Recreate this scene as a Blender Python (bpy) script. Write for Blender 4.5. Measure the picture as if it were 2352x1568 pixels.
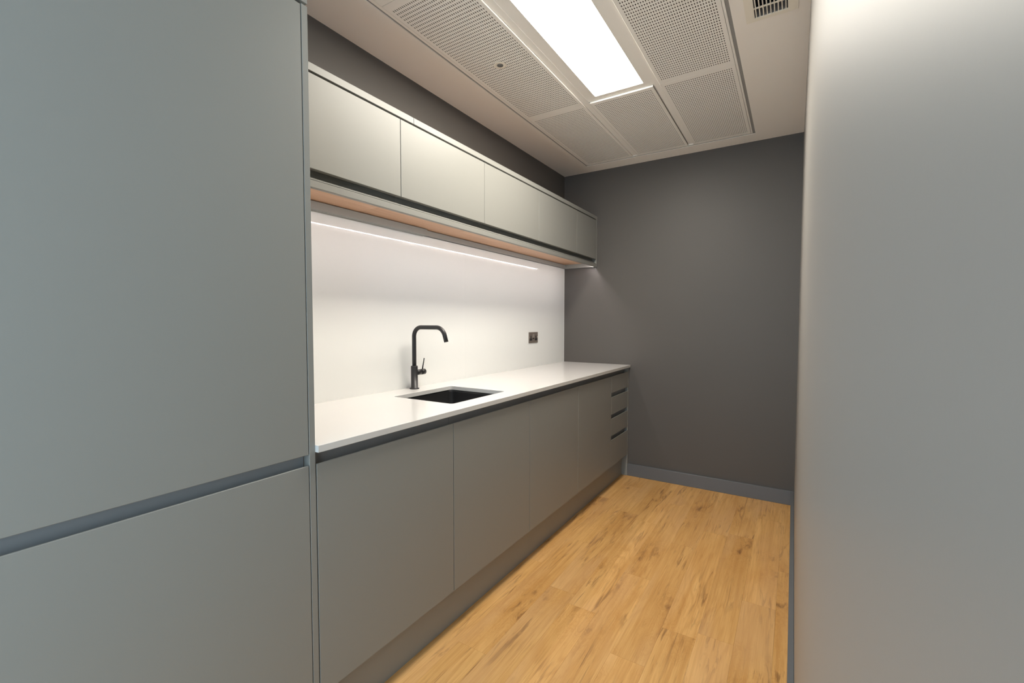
import bpy, bmesh, math, random
from mathutils import Vector, Matrix
random.seed(7)
for o in list(bpy.data.objects): bpy.data.objects.remove(o)
SC = bpy.context.scene
COL = SC.collection

# ------------------------------------------------------------------ camera, world, lamps, exposure
H = 2.494            # ceiling height
W = 1.732            # right wall plane (left wall is x = 0, far wall y = 0, camera looks towards +y)
cam = bpy.data.cameras.new('camera'); camo = bpy.data.objects.new('camera', cam); COL.objects.link(camo)
cx, cy, cz = 1.7054, -3.5701, 1.2430
yaw, pitch, roll = 0.5603, -0.0428, 0.0007
f0 = Vector((-math.sin(yaw), math.cos(yaw), 0)); r0 = Vector((math.cos(yaw), math.sin(yaw), 0)); u0 = Vector((0, 0, 1))
fwd = math.cos(pitch)*f0 + math.sin(pitch)*u0; up1 = math.cos(pitch)*u0 - math.sin(pitch)*f0
rt = math.cos(roll)*r0 + math.sin(roll)*up1; up = math.cos(roll)*up1 - math.sin(roll)*r0
M = Matrix((rt, up, -fwd)).transposed().to_4x4(); M.translation = (cx, cy, cz)
camo.matrix_world = M
cam.sensor_width = 36; cam.lens = 36*1031.877/2352; cam.clip_start = 0.004; cam.clip_end = 60
SC.camera = camo

world = bpy.data.worlds.new('world'); SC.world = world; world.use_nodes = True
bg = world.node_tree.nodes['Background']
bg.inputs[0].default_value = (0.52, 0.69, 0.82, 1); bg.inputs[1].default_value = 4.3   # cool daylight coming in behind the camera
LAMP_COL = (1.0, 0.93, 0.82); LAMP_STR = 41.0
LED_COL = (1.0, 0.92, 0.92); LED_STR = 58.0
SC.view_settings.view_transform = 'Standard'; SC.view_settings.look = 'None'
SC.view_settings.gamma = 1; SC.view_settings.use_curve_mapping = False
SC.view_settings.exposure = 0.0

# ------------------------------------------------------------------ materials
def mat(name, color, rough=0.5, spec=0.5, metal=0.0, coat=0.0, bump=None, vary=0.0):
    m = bpy.data.materials.new(name); m.use_nodes = True
    nt = m.node_tree; b = nt.nodes['Principled BSDF']
    b.inputs['Base Color'].default_value = (*color, 1); b.inputs['Roughness'].default_value = rough
    b.inputs['Specular IOR Level'].default_value = spec; b.inputs['Metallic'].default_value = metal
    b.inputs['Coat Weight'].default_value = coat
    tc = nt.nodes.new('ShaderNodeTexCoord')
    n = nt.nodes.new('ShaderNodeTexNoise'); n.inputs['Scale'].default_value = bump[0] if bump else 300
    nt.links.new(tc.outputs['Object'], n.inputs['Vector'])
    if bump:
        bp = nt.nodes.new('ShaderNodeBump'); bp.inputs['Strength'].default_value = bump[1]; bp.inputs['Distance'].default_value = bump[2]
        nt.links.new(n.outputs[0], bp.inputs['Height']); nt.links.new(bp.outputs[0], b.inputs['Normal'])
    if vary:
        n2 = nt.nodes.new('ShaderNodeTexNoise'); n2.inputs['Scale'].default_value = 2.5; n2.inputs['Detail'].default_value = 4
        nt.links.new(tc.outputs['Object'], n2.inputs['Vector'])
        mx = nt.nodes.new('ShaderNodeMix'); mx.data_type = 'RGBA'
        mx.inputs[6].default_value = (*[c*(1-vary) for c in color], 1); mx.inputs[7].default_value = (*[min(1, c*(1+vary)) for c in color], 1)
        nt.links.new(n2.outputs[0], mx.inputs[0]); nt.links.new(mx.outputs[2], b.inputs['Base Color'])
    return m
def emit(name, color, s):
    m = bpy.data.materials.new(name); m.use_nodes = True; nt = m.node_tree
    nt.nodes.remove(nt.nodes['Principled BSDF']); e = nt.nodes.new('ShaderNodeEmission')
    e.inputs[0].default_value = (*color, 1); e.inputs[1].default_value = s
    nt.links.new(e.outputs[0], nt.nodes['Material Output'].inputs[0]); return m

CAB = mat('cabinet_lacquer', (0.272, 0.272, 0.253), 0.42, 0.4, bump=(900, 0.05, 0.0002), vary=0.015)
RAIL = mat('rail_grey', (0.25, 0.255, 0.26), 0.35, 0.5)
WALLD = mat('wall_paint_dark', (0.101, 0.092, 0.085), 0.5, 0.4, bump=(350, 0.12, 0.0004), vary=0.03)
WALLR = mat('wall_paint_satin', (0.315, 0.303, 0.285), 0.47, 0.5, bump=(350, 0.06, 0.0003), vary=0.02)
SKIRT = mat('skirting_satin', (0.135, 0.142, 0.152), 0.35, 0.5, vary=0.02)
CEIL = mat('ceiling_paint', (0.94, 0.89, 0.83), 0.8, 0.2, bump=(400, 0.08, 0.0003), vary=0.01)
PAN = mat('ceiling_tile_white', (0.94, 0.905, 0.85), 0.55, 0.3, vary=0.008)
GROOVE = mat('trim_grey', (0.33, 0.325, 0.31), 0.6, 0.3)
FLEECE = mat('acoustic_fleece', (0.13, 0.105, 0.09), 0.9, 0.1)
QUARTZ = mat('white_quartz', (0.70, 0.69, 0.67), 0.16, 0.45, vary=0.01)
GLASS = mat('back_painted_glass', (0.81, 0.82, 0.80), 0.03, 0.5, vary=0.004)
BLACK = mat('matt_black', (0.018, 0.018, 0.019), 0.38, 0.5, bump=(1500, 0.08, 0.0002))
SINKM = mat('black_granite', (0.022, 0.022, 0.023), 0.45, 0.5, bump=(1800, 0.35, 0.0004))
BRONZE = mat('brushed_bronze', (0.21, 0.175, 0.15), 0.35, 0.6, metal=0.35)
CHROME = mat('polished_nickel', (0.75, 0.72, 0.68), 0.18, 0.5, metal=1.0)
NICKEL = mat('satin_nickel', (0.40, 0.36, 0.33), 0.42, 0.5, metal=0.6)
PLASTIC = mat('black_plastic', (0.012, 0.012, 0.013), 0.45, 0.5)
ALU = mat('aluminium', (0.55, 0.54, 0.52), 0.4, 0.5, metal=0.6)
DARK = mat('dark_duct', (0.02, 0.02, 0.025), 0.8, 0.2)
VENTM = mat('grille_cream', (0.90, 0.84, 0.73), 0.5, 0.4)
GREYB = mat('blade_grey', (0.30, 0.28, 0.27), 0.6, 0.3)
DISC = mat('sensor_lens', (0.16, 0.16, 0.155), 0.4, 0.5, bump=(700, 0.2, 0.0003))
LAMP = emit('lamp_diffuser', LAMP_COL, LAMP_STR)
LED = emit('led_diffuser', LED_COL, LED_STR)

def wood(name, cols, sx=1.0, rough=0.42, knots=True):
    """oak: x across the grain, y along it; a random offset per object"""
    m = bpy.data.materials.new(name); m.use_nodes = True; nt = m.node_tree; N = nt.nodes; L = nt.links
    b = N['Principled BSDF']; b.inputs['Specular IOR Level'].default_value = 0.35
    tc = N.new('ShaderNodeTexCoord'); oi = N.new('ShaderNodeObjectInfo')
    off = N.new('ShaderNodeVectorMath'); off.operation = 'MULTIPLY_ADD'
    cb = N.new('ShaderNodeCombineXYZ')
    for i in range(3): L.new(oi.outputs['Random'], cb.inputs[i])
    off.inputs[1].default_value = (37.0, 91.0, 13.0)
    L.new(cb.outputs[0], off.inputs[0]); L.new(tc.outputs['Object'], off.inputs[2])
    def scaled(v, sc):
        n = N.new('ShaderNodeVectorMath'); n.operation = 'MULTIPLY'; n.inputs[1].default_value = sc; L.new(v, n.inputs[0]); return n.outputs[0]
    def noise(v, scale, detail=3, rough=0.5, dist=0.0):
        n = N.new('ShaderNodeTexNoise'); n.inputs['Scale'].default_value = scale; n.inputs['Detail'].default_value = detail
        n.inputs['Roughness'].default_value = rough; n.inputs['Distortion'].default_value = dist; L.new(v, n.inputs['Vector']); return n.outputs[0]
    def ramp(v, a, b_, ca=(0, 0, 0, 1), cb_=(1, 1, 1, 1)):
        r = N.new('ShaderNodeValToRGB'); r.color_ramp.elements[0].position = a; r.color_ramp.elements[1].position = b_
        r.color_ramp.elements[0].color = ca; r.color_ramp.elements[1].color = cb_; L.new(v, r.inputs[0]); return r.outputs[0]
    def mix(f, a, b_, mode='MIX'):
        n = N.new('ShaderNodeMix'); n.data_type = 'RGBA'; n.blend_type = mode
        for s, v in ((0, f), (6, a), (7, b_)):
            if isinstance(v, (tuple, float, int)): n.inputs[s].default_value = v
            else: L.new(v, n.inputs[s])
        return n.outputs[2]
    def math_(op, a, b_=0.0):
        n = N.new('ShaderNodeMath'); n.operation = op
        for s, v in ((0, a), (1, b_)):
            if isinstance(v, (float, int)): n.inputs[s].default_value = v
            else: L.new(v, n.inputs[s])
        return n.outputs[0]
    P = off.outputs[0]
    # slow warp that bends the grain into cathedrals round knots
    warp = noise(scaled(P, (7, 2.2, 1)), 1.0, 2, 0.5)
    rings = math_('SINE', math_('MULTIPLY', noise(scaled(P, (5.5, 0.75, 1)), 1.0, 2, 0.45, 0.5), 95.0))
    rings = ramp(rings, 0.15, 1.0)
    rings = mix(ramp(noise(scaled(P, (3.1, 1.7, 1)), 1.7, 2), 0.46, 0.62), (0, 0, 0, 1), rings)
    fine = noise(scaled(P, (420, 7, 1)), 1.0, 4, 0.6, 0.2)
    streak = noise(scaled(P, (55, 1.5, 1)), 1.0, 4, 0.6, 0.6)
    cloud = noise(scaled(P, (6, 2.0, 1)), 1.0, 3, 0.5)
    c = mix(ramp(cloud, 0.3, 0.7), cols[0], cols[1])
    c = mix(math_('MULTIPLY', ramp(streak, 0.40, 0.70), 0.75), c, cols[2])
    c = mix(math_('MULTIPLY', ramp(fine, 0.40, 0.68), 0.38), c, cols[2])
    c = mix(math_('MULTIPLY', rings, 0.30), c, cols[3])
    # pale flecks across the grain
    fl = noise(scaled(P, (95, 330, 1)), 1.0, 2, 0.5, 1.5)
    flm = math_('MULTIPLY', ramp(fl, 0.66, 0.74), ramp(noise(scaled(P, (5, 3, 1)), 1.3, 2), 0.5, 0.65))
    c = mix(math_('MULTIPLY', flm, 0.45), c, (min(1, cols[1][0]*1.3), min(1, cols[1][1]*1.35), cols[1][2]*1.5, 1))
    if knots:
        # irregular dark knots: voronoi cells in a space warped more along the grain than across it
        wv = N.new('ShaderNodeTexNoise'); wv.inputs['Scale'].default_value = 1.0; wv.inputs['Detail'].default_value = 3; wv.inputs['Roughness'].default_value = 0.55
        L.new(scaled(P, (15, 6, 1)), wv.inputs['Vector'])
        sub = N.new('ShaderNodeVectorMath'); sub.operation = 'SUBTRACT'; sub.inputs[1].default_value = (0.5, 0.5, 0.5); L.new(wv.outputs[1], sub.inputs[0])
        sv = N.new('ShaderNodeVectorMath'); sv.operation = 'SCALE'; sv.inputs[3].default_value = 1.25; L.new(sub.outputs[0], sv.inputs[0])
        pv = N.new('ShaderNodeVectorMath'); pv.operation = 'ADD'; L.new(scaled(P, (5.0, 1.9, 1)), pv.inputs[0]); L.new(sv.outputs[0], pv.inputs[1])
        vo = N.new('ShaderNodeTexVoronoi'); vo.voronoi_dimensions = '2D'; vo.inputs['Scale'].default_value = 0.60; vo.inputs['Randomness'].default_value = 1.0
        L.new(pv.outputs[0], vo.inputs['Vector'])
        D = vo.outputs['Distance']
        core = ramp(D, 0.02, 0.12, (1, 1, 1, 1), (0, 0, 0, 1))
        halo = ramp(D, 0.04, 0.42, (1, 1, 1, 1), (0, 0, 0, 1))
        brk = ramp(noise(scaled(P, (46, 12, 1)), 1.0, 3, 0.6, 0.6), 0.40, 0.60)
        kr = ramp(math_('SINE', math_('MULTIPLY', D, 120.0)), 0.2, 1.0)
        c = mix(math_('MULTIPLY', halo, 0.55), c, cols[2])
        c = mix(math_('MULTIPLY', math_('MULTIPLY', halo, kr), 0.45), c, cols[3])
        c = mix(math_('MULTIPLY', math_('MULTIPLY', core, brk), 0.80), c, cols[4])
        # broken dark mineral streaks along the grain, gathered in patches
        ms = noise(scaled(P, (44, 3.4, 1)), 1.0, 4, 0.6, 1.4)
        patch = ramp(noise(scaled(P, (3.6, 1.5, 1)), 1.9, 2), 0.42, 0.62)
        c = mix(math_('MULTIPLY', math_('MULTIPLY', ramp(ms, 0.53, 0.66), patch), 0.72), c, cols[4])
        ms2 = noise(scaled(P, (120, 5, 1)), 1.0, 3, 0.6, 0.8)
        c = mix(math_('MULTIPLY', ramp(ms2, 0.52, 0.70), 0.40), c, cols[3])
        pink = ramp(noise(scaled(P, (4.5, 1.1, 1)), 1.3, 2), 0.45, 0.65)
        c = mix(math_('MULTIPLY', pink, 0.35), c, (0.66, 0.40, 0.20, 1))
    tone = N.new('ShaderNodeHueSaturation'); L.new(c, tone.inputs['Color'])
    L.new(math_('ADD', math_('MULTIPLY', oi.outputs['Random'], 0.07), 0.97), tone.inputs['Value'])
    L.new(tone.outputs[0], b.inputs['Base Color'])
    L.new(math_('ADD', math_('MULTIPLY', fine, 0.18), rough-0.09), b.inputs['Roughness'])
    bp = N.new('ShaderNodeBump'); bp.inputs['Strength'].default_value = 0.15; bp.inputs['Distance'].default_value = 0.0004
    L.new(fine, bp.inputs['Height']); L.new(bp.outputs[0], b.inputs['Normal'])
    return m
OAK = wood('oak_plank', [(0.68, 0.385, 0.135, 1), (0.80, 0.48, 0.185, 1), (0.55, 0.275, 0.08, 1), (0.48, 0.225, 0.062, 1), (0.20, 0.09, 0.032, 1)])
OAKC = wood('oak_carcass', [(0.66, 0.41, 0.26, 1), (0.72, 0.47, 0.31, 1), (0.56, 0.32, 0.19, 1), (0.50, 0.27, 0.15, 1), (0.3, 0.15, 0.08, 1)], knots=False)

# ------------------------------------------------------------------ mesh helpers
def box(bm, x0, x1, y0, y1, z0, z1, bev=0.0, seg=1):
    vs = [bm.verts.new((x, y, z)) for x in (x0, x1) for y in (y0, y1) for z in (z0, z1)]
    q = [(0, 1, 3, 2), (4, 6, 7, 5), (0, 4, 5, 1), (2, 3, 7, 6), (0, 2, 6, 4), (1, 5, 7, 3)]
    fs = [bm.faces.new([vs[i] for i in f]) for f in q]
    if bev:
        es = list({e for f in fs for e in f.edges})
        bmesh.ops.bevel(bm, geom=es, offset=bev, segments=seg, affect='EDGES', profile=0.5)
    return fs
def extrude_profile(bm, prof, y0, y1, bev=0.0):
    """prof: closed (x, z) outline, extruded along y"""
    a = [bm.verts.new((x, y0, z)) for x, z in prof]; b = [bm.verts.new((x, y1, z)) for x, z in prof]
    n = len(prof); fs = [bm.faces.new(a), bm.faces.new(list(reversed(b)))]
    for i in range(n): fs.append(bm.faces.new((a[i], b[i], b[(i+1) % n], a[(i+1) % n])))
    if bev:
        es = list({e for f in fs[:2] for e in f.edges})
        bmesh.ops.bevel(bm, geom=es, offset=bev, segments=1, affect='EDGES')
def cyl(bm, p0, p1, r0_, r1_=None, seg=40, caps=True):
    p0 = Vector(p0); p1 = Vector(p1); r1_ = r0_ if r1_ is None else r1_
    d = (p1-p0).normalized(); a = d.orthogonal().normalized(); b = d.cross(a)
    A = [bm.verts.new(p0 + r0_*(math.cos(t)*a + math.sin(t)*b)) for t in [2*math.pi*i/seg for i in range(seg)]]
    B = [bm.verts.new(p1 + r1_*(math.cos(t)*a + math.sin(t)*b)) for t in [2*math.pi*i/seg for i in range(seg)]]
    for i in range(seg):
        f = bm.faces.new((A[i], A[(i+1) % seg], B[(i+1) % seg], B[i])); f.smooth = True
    if caps: bm.faces.new(list(reversed(A))); bm.faces.new(B)
def lathe(bm, c, prof, seg=48):
    """prof: (r, z) from one end to the other, closed on the axis when r = 0"""
    rings = []
    for r, z in prof:
        if r == 0: rings.append([bm.verts.new((c[0], c[1], c[2]+z))])
        else: rings.append([bm.verts.new((c[0]+r*math.cos(2*math.pi*i/seg), c[1]+r*math.sin(2*math.pi*i/seg), c[2]+z)) for i in range(seg)])
    for A, B in zip(rings, rings[1:]):
        for i in range(seg):
            j = (i+1) % seg
            if len(A) == 1: f = bm.faces.new((A[0], B[i], B[j]))
            elif len(B) == 1: f = bm.faces.new((A[i], A[j], B[0]))
            else: f = bm.faces.new((A[i], A[j], B[j], B[i]))
            f.smooth = True
def tube(bm, pts, r, seg=28):
    pts = [Vector(p) for p in pts]; rings = []
    a = None
    for i, p in enumerate(pts):
        d = (pts[min(i+1, len(pts)-1)] - pts[max(i-1, 0)]).normalized()
        if a is None: a = d.orthogonal().normalized()
        a = (a - d*a.dot(d)).normalized(); b = d.cross(a)
        rings.append([bm.verts.new(p + r*(math.cos(2*math.pi*k/seg)*a + math.sin(2*math.pi*k/seg)*b)) for k in range(seg)])
    for A, B in zip(rings, rings[1:]):
        for k in range(seg):
            f = bm.faces.new((A[k], A[(k+1) % seg], B[(k+1) % seg], B[k])); f.smooth = True
    bm.faces.new(list(reversed(rings[0]))); bm.faces.new(rings[-1])
def slab_with_holes(bm, outer, holes, z0, z1, bev=0.0):
    """flat plate, outer and holes are (x, y) loops"""
    edges = []
    for loop in [outer]+holes:
        vs = [bm.verts.new((x, y, z1)) for x, y in loop]
        edges += [bm.edges.new((vs[i], vs[(i+1) % len(vs)])) for i in range(len(vs))]
    r = bmesh.ops.triangle_fill(bm, edges=edges, use_beauty=True)
    fs = [g for g in r['geom'] if isinstance(g, bmesh.types.BMFace)]
    ex = bmesh.ops.extrude_face_region(bm, geom=fs)
    bmesh.ops.translate(bm, vec=(0, 0, z0-z1), verts=[v for v in ex['geom'] if isinstance(v, bmesh.types.BMVert)])
def rrect(x0, x1, y0, y1, r, n=8):
    pts = []
    for cx_, cy_, a0 in ((x1-r, y1-r, 0), (x0+r, y1-r, 90), (x0+r, y0+r, 180), (x1-r, y0+r, 270)):
        for i in range(n+1):
            a = math.radians(a0+90*i/n); pts.append((cx_+r*math.cos(a), cy_+r*math.sin(a)))
    return pts
def link(name, data, parent=None, loc=None):
    o = bpy.data.objects.new(name, data); COL.objects.link(o)
    if parent is not None: o.parent = parent
    if loc is not None: o.location = loc
    return o
def obj(name, bm, material, parent=None, loc=None):
    bmesh.ops.recalc_face_normals(bm, faces=bm.faces[:])
    me = bpy.data.meshes.new(name); bm.to_mesh(me); bm.free(); me.materials.append(material)
    return link(name, me, parent, loc)
def bx(name, material, dims, parent=None, bev=0.0, seg=1):
    """box object whose mesh is relative to the parent's origin"""
    o = parent.location if parent is not None else Vector((0, 0, 0))
    bm = bmesh.new(); x0, x1, y0, y1, z0, z1 = dims
    box(bm, x0-o.x, x1-o.x, y0-o.y, y1-o.y, z0-o.z, z1-o.z, bev, seg)
    return obj(name, bm, material, parent)
def pf(name, material, prof, y0, y1, parent, bev=0.0):
    o = parent.location if parent is not None else Vector((0, 0, 0))
    bm = bmesh.new(); extrude_profile(bm, [(x-o.x, z-o.z) for x, z in prof], y0-o.y, y1-o.y, bev)
    return obj(name, bm, material, parent)
def tag(o, label, cat, group=None):
    o['label'] = label; o['category'] = cat
    if group: o['group'] = group
    return o
def thing(name, label, cat, loc, group=None):
    o = link(name, None, None, loc); o.empty_display_size = 0.05
    return tag(o, label, cat, group)
def struct(o): o['kind'] = 'structure'; return o

# ------------------------------------------------------------------ room shell
YB = -4.9   # where the modelled part of the room ends behind the camera
struct(bx('wall_left', WALLD, (-0.10, 0, YB, 0.0, 0, H)))
struct(bx('wall_far', WALLD, (-0.10, W+0.10, 0, 0.10, 0, H)))
struct(bx('wall_right', WALLR, (W, W+0.10, -3.95, 0, 0, H)))
floor = struct(bx('floor', FLEECE, (-0.1, W+0.1, YB, 0.1, -0.06, -0.004)))
PW = 0.130
starts = {}
x = 1.667
cols = []
joint = {1.667: -.997, 1.537: -.36, 1.407: -.693, 1.277: -.735, 1.147: -.984, 1.017: -.42, .887: -.795, .757: -.72, .627: -.24, .497: -.56}
keyx = sorted(joint)
for kx in keyx:
    xa, xb_ = kx, min(kx+PW, W)
    ys = [0.0]; y = joint[kx]
    while y > YB: ys.append(y); y -= 1.0
    ys.append(YB)
    for ya, yb in zip(ys, ys[1:]):
        bm = bmesh.new(); g = 0.00012
        w2 = (xb_-xa)/2-g; l2 = (ya-yb)/2-g
        fs = box(bm, -w2, w2, -l2, l2, -0.004, 0)
        top = [e for f in fs for e in f.edges if all(abs(v.co.z) < 1e-6 for v in e.verts)]
        bmesh.ops.bevel(bm, geom=list(set(top)), offset=0.0002, segments=1, affect='EDGES')
        obj('plank', bm, OAK, floor, ((xa+xb_)/2, (ya+yb)/2, 0))
struct(bx('baseboard_far', SKIRT, (0.5828, W, -0.018, 0, 0, 0.096), bev=0.0015))
struct(bx('baseboard_right', SKIRT, (W-0.019, W, -3.95, -0.018, 0, 0.096), bev=0.0015))

# ceiling: plasterboard border round a field of perforated tiles
RX0, RX1, RY0, RY1 = 0.262, 1.4595, -4.2, -0.140      # outer edge of the shadow groove
VX0, VX1, VY0, VY1 = 1.536, 1.659, -1.71, -1.425       # hole for the grille
bm = bmesh.new()
slab_with_holes(bm, [(-0.1, YB), (W+0.1, YB), (W+0.1, 0.1), (-0.1, 0.1)],
                [[(RX0, RY0), (RX1, RY0), (RX1, RY1), (RX0, RY1)], [(VX0, VY0), (VX1, VY0), (VX1, VY1), (VX0, VY1)]], H, H+0.03)
ceiling = struct(obj('ceiling', bm, CEIL))
bx('backing_board', GROOVE, (RX0-0.05, RX1+0.05, RY0-0.05, RY1+0.05, H+0.0301, H+0.05), ceiling)
# shadow groove: a small channel on each side
g = 0.015
bm = bmesh.new()
box(bm, RX0, RX0+0.010, RY0, RY1, H+0.004, H+0.0299); box(bm, RX1-g, RX1, RY0, RY1, H+0.004, H+0.0299)
box(bm, RX0+0.010, RX1-g, RY1-g, RY1, H+0.004, H+0.0299)
obj('shadow_groove', bm, GROOVE, ceiling)
# flat flange round the tiles and two runners between the tile columns
bm = bmesh.new(); fl = 0.009
box(bm, RX0+0.010, RX0+g+fl, RY0, RY1-g, H+0.001, H+0.0299); box(bm, RX1-g-fl, RX1-g, RY0, RY1-g, H+0.001, H+0.0299)
box(bm, RX0+g+fl, RX1-g-fl, RY1-g-fl, RY1-g, H+0.001, H+0.0299)
obj('edge_trim', bm, PAN, ceiling)
C1 = (0.2865, 0.6445); C2 = (0.6795, 1.0435); C3 = (1.0755, 1.4345)
for x0_, x1_ in ((0.6455, 0.6782), (1.0443, 1.0745)):
    bx('runner', PAN, (x0_, x1_, RY0, RY1-g-fl, H+0.0075, H+0.0299), ceiling)
def perforated(wx, ly, mx, my, skip=None):
    """metal pan with real slotted holes on a 10 x 20 mm grid; local origin at its centre, lower face at z = 0"""
    rx_, ry_ = 0.0024, 0.0061; t = 0.0012
    nx = int(round((wx-2*mx)/0.0100)); ny = int(round((ly-2*my)/0.0200))
    def hole(k):
        a = math.radians(225+45*k); c_, s_ = math.cos(a), math.sin(a)
        return (rx_*math.copysign(abs(c_)**0.6, c_) if abs(c_) > 1e-6 else 0, ry_*math.copysign(abs(s_)**0.6, s_) if abs(s_) > 1e-6 else 0)
    px = (wx-2*mx)/nx; py = (ly-2*my)/ny
    V = []; F = []; idx = {}
    def corner(i, j):
        if (i, j) not in idx:
            idx[(i, j)] = len(V); V.append((-wx/2+mx+i*px, -ly/2+my+j*py, 0))
        return idx[(i, j)]
    for i in range(nx):
        for j in range(ny):
            c = [corner(i, j), corner(i+1, j), corner(i+1, j+1), corner(i, j+1)]
            ccx = -wx/2+mx+(i+.5)*px; ccy = -ly/2+my+(j+.5)*py
            if skip and math.hypot(ccx-skip[0], ccy-skip[1]) < skip[2]:
                F.append(c); continue
            b0 = len(V)
            for k in range(8):
                hx, hy = hole(k); V.append((ccx+hx, ccy+hy, 0))
            for k in range(8):
                hx, hy = hole(k); V.append((ccx+hx, ccy+hy, t))
            # hole verts 0,2,4,6 face the corners
            for q in range(4):
                F.append([c[q], c[(q+1) % 4], b0+(2*q+2) % 8, b0+2*q+1, b0+2*q])
            for k in range(8): F.append([b0+k, b0+(k+1) % 8, b0+8+(k+1) % 8, b0+8+k])
    # plain margin: ring to the tile edge, rolled edge and upstand
    def ring(rx, ry, z):
        b = len(V); V.extend([(-rx, -ry, z), (rx, -ry, z), (rx, ry, z), (-rx, ry, z)]); return b
    inner = [[corner(i, 0) for i in range(nx+1)], [corner(nx, j) for j in range(ny+1)],
             [corner(i, ny) for i in range(nx, -1, -1)], [corner(0, j) for j in range(ny, -1, -1)]]
    b = ring(wx/2-0.001, ly/2-0.001, 0)
    for q in range(4): F.append([b+q, b+(q+1) % 4] + list(reversed(inner[q])))
    b2 = ring(wx/2, ly/2, 0.001); b3 = ring(wx/2, ly/2, 0.022)
    for A, B in ((b, b2), (b2, b3)):
        for q in range(4): F.append([A+q, B+q, B+(q+1) % 4, A+(q+1) % 4])
    me = bpy.data.meshes.new('perforated_tile'); me.from_pydata(V, [], F); me.update(); me.materials.append(PAN)
    return me
TZ = H+0.0005
Yf, Ym, Yn = -0.1645, -1.1030, -2.2850
short = perforated(0.358, abs(Ym-Yf)-0.0012, 0.0155, 0.026)
long_ = perforated(0.358, abs(Yn-Ym)-0.0012, 0.0155, 0.034)
SX, SY = 0.4625, -1.6995                      # sensor position
lc = ((C1[0]+C1[1])/2, (Ym+Yn)/2)
long_s = perforated(0.358, abs(Yn-Ym)-0.0012, 0.0155, 0.034, (SX-lc[0], SY-lc[1], 0.024))
def tile(me, cx_, cy_):
    t = link('ceiling_tile', me, ceiling, (cx_, cy_, TZ)); return t
for C in (C1, C2, C3):
    tile(short, (C[0]+C[1])/2, (Yf+Ym)/2)
    if C is not C2:
        tile(long_s if C is C1 else long_, (C[0]+C[1])/2, (Ym+Yn)/2)
    tile(long_, (C[0]+C[1])/2, Yn+(Yn-Ym)/2) if C is not C2 else None
bx('acoustic_backing', FLEECE, (C1[0]+.002, C1[1]-.002, -3.45, Yf-.002, TZ+0.0016, TZ+0.004), ceiling)
bx('acoustic_backing', FLEECE, (C3[0]+.002, C3[1]-.002, -3.45, Yf-.002, TZ+0.0016, TZ+0.004), ceiling)
bx('acoustic_backing', FLEECE, (C2[0]+.002, C2[1]-.002, Ym+.002, Yf-.002, TZ+0.0016, TZ+0.004), ceiling)
bx('blank_tile', PAN, (C2[0], C2[1], -4.18, -2.305, TZ+0.006, TZ+0.02), ceiling)

# ------------------------------------------------------------------ ceiling fittings
t = thing('ceiling_light', 'long rectangular flat white LED panel light glowing in the middle of the tiled ceiling', 'light', (0.866, -1.70, H+0.012))
LX0, LX1, LY0, LY1 = 0.6785, 1.0440, -2.302, -1.1060
OX0, OX1, OY0, OY1 = 0.733, 1.001, -2.255, -1.146
bm = bmesh.new(); o_ = t.location
slab_with_holes(bm, [(LX0-o_.x, LY0-o_.y), (LX1-o_.x, LY0-o_.y), (LX1-o_.x, LY1-o_.y), (LX0-o_.x, LY1-o_.y)],
                [rrect(OX0-o_.x, OX1-o_.x, OY0-o_.y, OY1-o_.y, 0.004, 3)], -0.002, 0.010)
obj('frame', bm, PAN, t)
bx('diffuser', LAMP, (OX0-.003, OX1+.003, OY0-.003, OY1+.003, H+0.0112, H+0.0145), t)

t = thing('ceiling_sensor', 'small round grey sensor in a pale ring on the perforated ceiling tile', 'sensor', (SX, SY, H))
bm = bmesh.new(); lathe(bm, (0, 0, 0), [(0, 0.0004), (0.0305, 0.0004), (0.0310, -0.0006), (0.0298, -0.0016), (0.0165, -0.0022), (0.0155, -0.0014), (0, -0.0014)]); obj('ring', bm, VENTM, t)
bm = bmesh.new(); lathe(bm, (0, 0, 0), [(0.0153, -0.0014), (0.0150, -0.0024), (0.009, -0.0050), (0, -0.0060)]); obj('lens', bm, DISC, t)

t = thing('vent_grille', 'cream ceiling vent grille with thin parallel bars beside the right wall', 'vent', (1.599, -1.56, H))
o_ = t.location
bm = bmesh.new()
PX0, PX1, PY0, PY1 = 1.508, 1.6905, -1.75, -1.4055
slab_with_holes(bm, [(a-o_.x, b-o_.y) for a, b in ((PX0, PY0), (PX1, PY0), (PX1, PY1), (PX0, PY1))],
                [[(a-o_.x, b-o_.y) for a, b in ((1.5395, -1.70), (1.656, -1.70), (1.656, -1.4275), (1.5395, -1.4275))]], -0.004, -0.0002)
obj('face_plate', bm, VENTM, t)
for k in range(9):
    xx = 1.5456+k*0.01295
    bx('bar', VENTM, (xx-0.0017, xx+0.0017, -1.70, -1.4275, H-0.0036, H+0.010), t)
bx('cross_bar', VENTM, (1.5395, 1.656, -1.492, -1.485, H-0.0015, H+0.0020), t)
bx('cross_bar', VENTM, (1.5395, 1.656, -1.592, -1.585, H-0.0015, H+0.0020), t)
bm = bmesh.new()
for a in ((VX0+.0005, VX0+.0015, VY0, VY1), (VX1-.0015, VX1-.0005, VY0, VY1), (VX0, VX1, VY0+.0005, VY0+.0015), (VX0, VX1, VY1-.0015, VY1-.0005)):
    box(bm, a[0]-o_.x, a[1]-o_.x, a[2]-o_.y, a[3]-o_.y, 0.0355, 0.14)
box(bm, VX0-o_.x, VX1-o_.x, VY0-o_.y, VY1-o_.y, 0.14, 0.142)
obj('duct', bm, DARK, t)
bm = bmesh.new()
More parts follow.
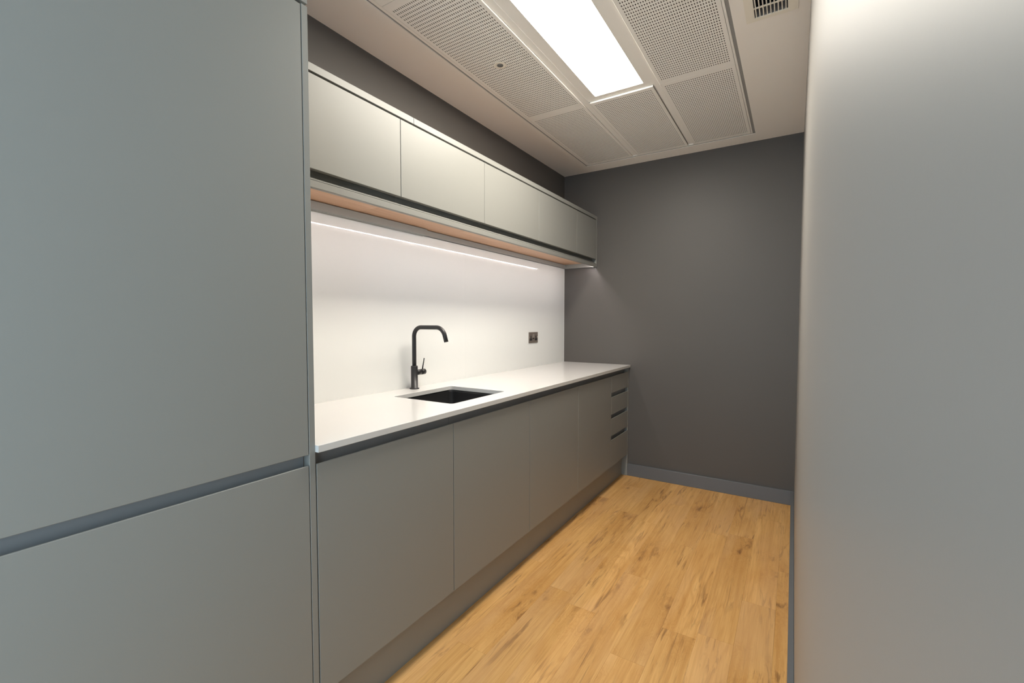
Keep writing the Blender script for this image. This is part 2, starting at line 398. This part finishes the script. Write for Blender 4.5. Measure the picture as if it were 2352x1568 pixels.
for a in ((VX0+.0005, VX0+.0015, VY0, VY1), (VX1-.0015, VX1-.0005, VY0, VY1), (VX0, VX1, VY0+.0005, VY0+.0015), (VX0, VX1, VY1-.0015, VY1-.0005)):
    box(bm, a[0]-o_.x, a[1]-o_.x, a[2]-o_.y, a[3]-o_.y, 0.001, 0.035)
obj('neck', bm, GREYB, t)

# ------------------------------------------------------------------ kitchen run
XF = 0.5826       # front of base and tall doors
XC = 0.5600       # front of carcasses
ZW = 0.9005; ZU = 0.8805; WD = 0.5960
YT = -2.8120      # side of the tall end panel
def door_profile_lip(x1, z0, z1, th=0.020):
    """slab door with a thin top lip that slopes back for the fingers"""
    return [(x1-th, z0+.0008), (x1-.0008, z0), (x1, z0+.0008), (x1, z1-.0008), (x1-.0008, z1), (x1-.005, z1), (x1-.012, z1-.016), (x1-th, z1-.026)]
def gable_box(t, x0, x1, y0, y1, z0, z1, material, th=0.018, top=True):
    """open carcass: two sides, top, bottom, back in one mesh"""
    o = t.location; bm = bmesh.new()
    def b(a0, a1, b0, b1, c0, c1): box(bm, a0-o.x, a1-o.x, b0-o.y, b1-o.y, c0-o.z, c1-o.z)
    b(x0, x1, y0, y0+th, z0, z1); b(x0, x1, y1-th, y1, z0, z1)
    b(x0, x1, y0+th, y1-th, z0, z0+th)
    if top: b(x0, x1, y0+th, y1-th, z1-th, z1)
    b(x0, x0+.008, y0+th, y1-th, z0+th, z1-th)
    return obj('carcass', bm, material, t)
def channel(x, z0, z1, lip=0.022):
    """C-shaped finger rail, open towards the room"""
    return [(x, z1), (x-lip, z1-.002), (x-lip-.003, z1-.006), (x-lip-.003, z0+.006), (x-lip, z0+.002), (x-.002, z0), (x-.002, z0-.002), (x-lip-.004, z0-.001), (x-lip-.006, z0+.004), (x-lip-.006, z1-.004), (x-lip-.004, z1+.001), (x, z1+.001)]
BY = [YT+.002, -2.2122, -1.6093, -1.0042, -0.4060, -0.0215]
ZB = 0.173; ZT = 0.846
names = ['first base cupboard of the row, nearest the tall cabinet', 'second base cupboard of the row, directly below the sink',
         'third base cupboard of the row, just right of the sink', 'fourth base cupboard of the row, just left of the drawers']
for i in range(4):
    y0, y1 = BY[i], BY[i+1]; gp = 0.0015
    t = thing('base_cabinet', 'grey handleless ' + names[i], 'cabinet', (0.28, (y0+y1)/2, 0.12), 'base cupboards under the worktop')
    gable_box(t, 0.03, XC-.004, y0, y1, 0.15, 0.79, OAKC, top=(i != 1))
    pf('door', CAB, door_profile_lip(XF, ZB, ZT), y0+gp, y1-gp, t, 0.0008)
    bx('hanging_rail', CAB, (0.45, 0.52, y0+.001, y1-.001, 0.795, 0.84), t)
# drawer unit
y0, y1 = BY[4], BY[5]
t = thing('drawer_unit', 'narrow grey stack of four handleless drawers at the far end of the base units', 'drawers', (0.28, (y0+y1)/2, 0.12))
gable_box(t, 0.03, XC-.030, y0, y1, 0.15, 0.79, OAKC)
for a, b in ((0.7235, 0.846), (0.5635, 0.692), (0.4035, 0.532), (ZB, 0.3715)):
    pf('drawer', CAB, door_profile_lip(XF, a, b), y0+.0015, y1-.001, t, 0.0008)
for a, b in ((0.692, 0.7235), (0.532, 0.5635), (0.3715, 0.4035)):
    pf('finger_rail', RAIL, channel(XC+.008, a-.024, b+.004, 0.006), y0+.002, y1-.002, t)
# finger rails below the worktop (two lengths)
for y0, y1, lab in ((YT+.001, -2.2048, 'dark grey finger rail under the worktop edge, short length by the tall cabinet'),
                    (-2.2032, -0.0215, 'dark grey finger rail under the worktop edge, long length from sink to far wall')):
    t = thing('finger_rail', lab, 'rail', (XC, (y0+y1)/2, 0.86), 'rails under the worktop')
    pf('channel', RAIL, channel(XC, 0.815, ZU-.0022, 0.006), y0, y1, t)
# end panel at the far wall, plinth
tag(bx('end_panel', CAB, (0.03, XF+.001, -0.0200, -0.0030, 0.0, ZU-.001), bev=0.0006), 'thin grey end panel standing between the drawers and the far wall', 'panel')
tag(bx('plinth', CAB, (0.520, 0.5363, -3.44, -0.0205, 0.0, 0.158), bev=0.0005), 'long recessed grey plinth along the floor below the base units', 'plinth')

# worktop with the sink cut-out
SK = (0.147, 0.497, -2.117, -1.706)
bm = bmesh.new()
slab_with_holes(bm, [(0.0065, YT), (WD, YT), (WD, -0.002), (0.0065, -0.002)], [rrect(SK[0], SK[1], SK[2], SK[3], 0.014, 8)], ZU, ZW)
bmesh.ops.recalc_face_normals(bm, faces=bm.faces[:])
es = [e for e in bm.edges if len(e.link_faces) == 2 and e.calc_face_angle(0) > 1.2]
bmesh.ops.bevel(bm, geom=es, offset=0.0011, segments=2, affect='EDGES', profile=0.5)
tag(obj('worktop', bm, QUARTZ), 'long white quartz worktop with a sink cut-out running to the far wall', 'worktop')
# undermount sink
t = thing('sink', 'black undermount sink bowl set below the white worktop', 'sink', (0.322, -1.9115, ZU))
o_ = t.location
bm = bmesh.new()
lv = [(0.004, -0.0006, .018), (0.0045, -0.012, .018), (0.002, -0.170, .018), (-0.010, -0.186, .022), (-0.030, -0.192, .03)]
loops = []
for e, z, r in lv:
    loops.append([bm.verts.new((a-o_.x, b-o_.y, z)) for a, b in rrect(SK[0]-e, SK[1]+e, SK[2]-e, SK[3]+e, r+e+.002 if r+e > 0 else .01, 8)])
fo = [bm.verts.new((a-o_.x, b-o_.y, -0.0006)) for a, b in rrect(SK[0]-.022, SK[1]+.022, SK[2]-.022, SK[3]+.022, .03, 8)]
for A, B in zip([fo]+loops, loops):
    n = len(A)
    for i in range(n):
        f = bm.faces.new((A[i], A[(i+1) % n], B[(i+1) % n], B[i])); f.smooth = True
bm.faces.new(loops[-1])
ob = obj('bowl', bm, SINKM, t)
bm = bmesh.new(); lathe(bm, (0, 0, -0.192), [(0, 0.003), (0.020, 0.003), (0.034, 0.0025), (0.040, 0.004), (0.044, 0.0015), (0.044, 0.0)]); obj('drain', bm, ALU, t)

# tap
TX, TY = 0.0555, -1.8858
t = thing('mixer_tap', 'matt black single lever mixer tap standing behind the sink', 'tap', (TX, TY, ZW))
bm = bmesh.new()
lathe(bm, (0, 0, 0), [(0, 0.0), (0.0240, 0.0), (0.0245, 0.001), (0.0245, 0.0038), (0.0238, 0.0046), (0.0172, 0.0048), (0.0172, 0.1165), (0.0164, 0.1185), (0.0112, 0.1188), (0, 0.1188)])
obj('body', bm, BLACK, t)
pts = [(0, 0, 0.110)]; zc = 0.3165; R1 = 0.048; R2 = 0.055; xe = 0.152
pts += [(0, 0, 0.16), (0, 0, 0.22)]
for i in range(13):
    a = math.radians(180-90*i/12); pts.append((R1+R1*math.cos(a), 0, zc-R1+R1*math.sin(a)))
pts.append((xe-.03, 0, zc))
ang = 72
for i in range(13):
    a = math.radians(90-ang*i/12); pts.append((xe+R2*math.cos(a), 0, zc-R2+R2*math.sin(a)))
d = (math.sin(math.radians(90-ang)), -math.cos(math.radians(90-ang)))
pts.append((pts[-1][0]+d[0]*0.034, 0, pts[-1][2]+d[1]*0.034))
bm = bmesh.new(); tube(bm, pts, 0.0107); obj('spout', bm, BLACK, t)
bm = bmesh.new(); cyl(bm, (0, 0.012, 0.083), (0, 0.046, 0.083), 0.0140); obj('valve_neck', bm, BLACK, t)
bm = bmesh.new()
cyl(bm, (0, 0.0475, 0.083), (0, 0.0745, 0.083), 0.0146); cyl(bm, (0, 0.0745, 0.083), (0, 0.0775, 0.083), 0.0146, 0.0118); cyl(bm, (0, 0.0455, 0.083), (0, 0.048, 0.083), 0.0115)
hd = obj('handle', bm, BLACK, t)
bm = bmesh.new(); cyl(bm, (0, 0.0590, 0.094), (0.0, 0.0735, 0.1535), 0.0031, 0.0029, 20); obj('lever', bm, BLACK, hd)

# splashback: two sheets of back-painted glass
SZ = 1.7050
tag(bx('splashback', GLASS, (0.0002, 0.0062, YT+.001, -1.40025, ZU, SZ), bev=0.00015), 'glossy white glass splashback sheet behind the sink and tap', 'splashback', 'glass splashback sheets')
tag(bx('splashback', GLASS, (0.0002, 0.0062, -1.40005, -0.0022, ZU, SZ), bev=0.00015), 'glossy white glass splashback sheet with the power socket on it', 'splashback', 'glass splashback sheets')

# socket
t = thing('power_socket', 'bronze double power socket with black outlets on the white splashback', 'socket', (0.0064, -0.558, 1.126))
o_ = t.location
bm = bmesh.new(); box(bm, 0, 0.0050, -0.0690, 0.0690, -0.0415, 0.0415, 0.0016, 2); obj('plate', bm, BRONZE, t)
for yy in (-0.0405, 0.0385):
    bm = bmesh.new()
    prof = [(-.018, -.0225), (.018, -.0225), (.018, -.0115), (.012, -.0070), (.0065, -.0070), (.0060, .0135), (-.0060, .0135), (-.0065, -.0070), (-.012, -.0070), (-.018, -.0115)]
    a = [bm.verts.new((0.0030, yy+p, q)) for p, q in prof]; b = [bm.verts.new((0.0053, yy+p, q)) for p, q in prof]
    bm.faces.new(b); bm.faces.new(list(reversed(a)))
    for i in range(len(prof)): bm.faces.new((a[i], a[(i+1) % len(prof)], b[(i+1) % len(prof)], b[i]))
    obj('outlet', bm, PLASTIC, t)
for yy in (-0.0095, 0.0060):
    bm = bmesh.new()
    extrude_profile(bm, [(0.003, -.0020), (0.0054, -.0020), (0.0060, .010), (0.0070, .0255), (0.0064, .0265), (0.003, .0265)], yy-0.0055, yy+0.0055)
    obj('switch', bm, NICKEL, t)
    bm = bmesh.new(); box(bm, 0.0030, 0.0054, yy-0.0060, yy+0.0060, -0.012, -0.0022); obj('switch_base', bm, PLASTIC, t)
for yy in (-.060, .060):
    bm = bmesh.new(); cyl(bm, (0.0048, yy, 0.001), (0.0056, yy, 0.001), 0.0030, 0.0026, 20); obj('screw', bm, CHROME, t)

# ------------------------------------------------------------------ wall cupboards
XW = 0.3034
VY = [YT+.001, -2.2070, -1.6096, -1.0108, -0.4122, -0.0200]
ZD0, ZD1 = 1.7660, 2.0835
wn = ['first grey wall cupboard of the row, against the tall cabinet', 'second grey wall cupboard of the row, above the tap',
      'third grey wall cupboard, middle of the row', 'fourth grey wall cupboard of the row, above the socket side', 'narrow last grey wall cupboard touching the far wall']
for i in range(5):
    y0, y1 = VY[i], VY[i+1]; gp = 0.0013
    t = thing('wall_cabinet', wn[i], 'cabinet', (0.15, (y0+y1)/2, 1.738), 'wall cupboards above the splashback')
    gable_box(t, 0.0005, 0.2565, y0+.0007, y1-.0007, 1.738, 2.088, OAKC)
    pf('door', CAB, [(XW-.020, ZD0), (XW-.001, ZD0), (XW, ZD0+.001), (XW, ZD1-.001), (XW-.001, ZD1), (XW-.020, ZD1)], y0+gp, y1-gp, t, 0.0008)
    pf('finger_rail', CAB, [(0.2570, 1.7305), (0.2985, 1.7305), (0.2985, 1.7318), (0.2780, 1.7440), (0.2680, 1.7520), (0.2620, 1.7650), (0.2610, 1.7900), (0.2570, 1.7900)], y0+gp*.8, y1-gp*.8, t)
tag(bx('end_panel', CAB, (0.001, XW+.0005, -0.0185, -0.0020, 1.7035, 2.1170), bev=0.0006), 'thin grey end panel between the last wall cupboard and the far wall', 'panel')
pe = tag(bx('pelmet', CAB, (0.2854, XW, YT+.001, -0.0190, 1.7025, 1.7275), bev=0.0012), 'grey pelmet strip running under the wall cupboard doors', 'pelmet')
for y0, y1, lab in ((YT+.001, -2.1290, 'short grey cornice strip on top of the wall cupboards, against the tall cabinet'), (-2.1275, -0.0190, 'long grey cornice strip on top of the wall cupboards, reaching the far wall')):
    tag(bx('cornice', CAB, (0.20, XW, y0, y1, 2.0915, 2.1180), bev=0.0008), lab, 'cornice', 'cornice strips')
t = thing('led_strip', 'slim LED strip light hidden under the wall cupboards behind the pelmet', 'light', (0.275, -1.415, 1.73))
bx('profile', ALU, (0.2660, 0.2848, YT+.004, -0.0195, 1.7215, 1.7300), t)
bx('diffuser', LED, (0.2700, 0.2785, YT+.006, -0.0215, 1.7194, 1.7214), t)
tag(bx('batten', CAB, (0.0065, 0.0420, YT+.001, -1.7660, 1.7030, 1.7350), bev=0.0006), 'grey batten under the wall cupboards above the splashback, thicker length by the tall cabinet', 'batten', 'battens under the wall cupboards')
tag(bx('batten', CAB, (0.0065, 0.0240, -1.7650, -0.0195, 1.7070, 1.7350), bev=0.0006), 'grey batten under the wall cupboards above the splashback, thinner length reaching the far wall', 'batten', 'battens under the wall cupboards')

# ------------------------------------------------------------------ tall cabinets
tag(bx('end_panel', CAB, (0.001, XF, -2.8300, YT, 0.0, 2.0850), bev=0.0008), 'tall grey end panel between the tall cabinet and the worktop', 'panel')
for k, lab in enumerate(('tall grey handleless cabinet nearest the worktop, filling the left of the view', 'tall grey handleless cabinet beyond the left edge of the view')):
    y1 = -2.8310-k*0.6; y0 = y1-0.598
    t = thing('tall_cabinet', lab, 'cabinet', (0.29, (y0+y1)/2, 0.0), 'tall cabinets')
    gable_box(t, 0.005, XC-.004, y0, y1, 0.16, 2.080, OAKC)
    o_ = t.location
    bm = bmesh.new(); extrude_profile(bm, [(x_-o_.x, z_) for x_, z_ in [(XF-.020, .879), (XF-.001, .878), (XF, .879), (XF, 2.0805), (XF-.001, 2.0815), (XF-.020, 2.0815)]], y0+.001-o_.y, y1-.0015-o_.y, 0.0008)
    obj('door', bm, CAB, t)
    bm = bmesh.new(); extrude_profile(bm, [(x_-o_.x, z_) for x_, z_ in door_profile_lip(XF, ZB, 0.8475)], y0+.001-o_.y, y1-.0015-o_.y, 0.0008)
    obj('door', bm, CAB, t)
    pf('finger_rail', RAIL, channel(XC+.004, 0.815, 0.892, 0.003), y0+.002, y1-.0018, t)
tag(bx('cornice', CAB, (0.20, XF, -4.05, YT, 2.0915, 2.1180), bev=0.0008), 'grey cornice strip on top of the tall cabinets', 'cornice')
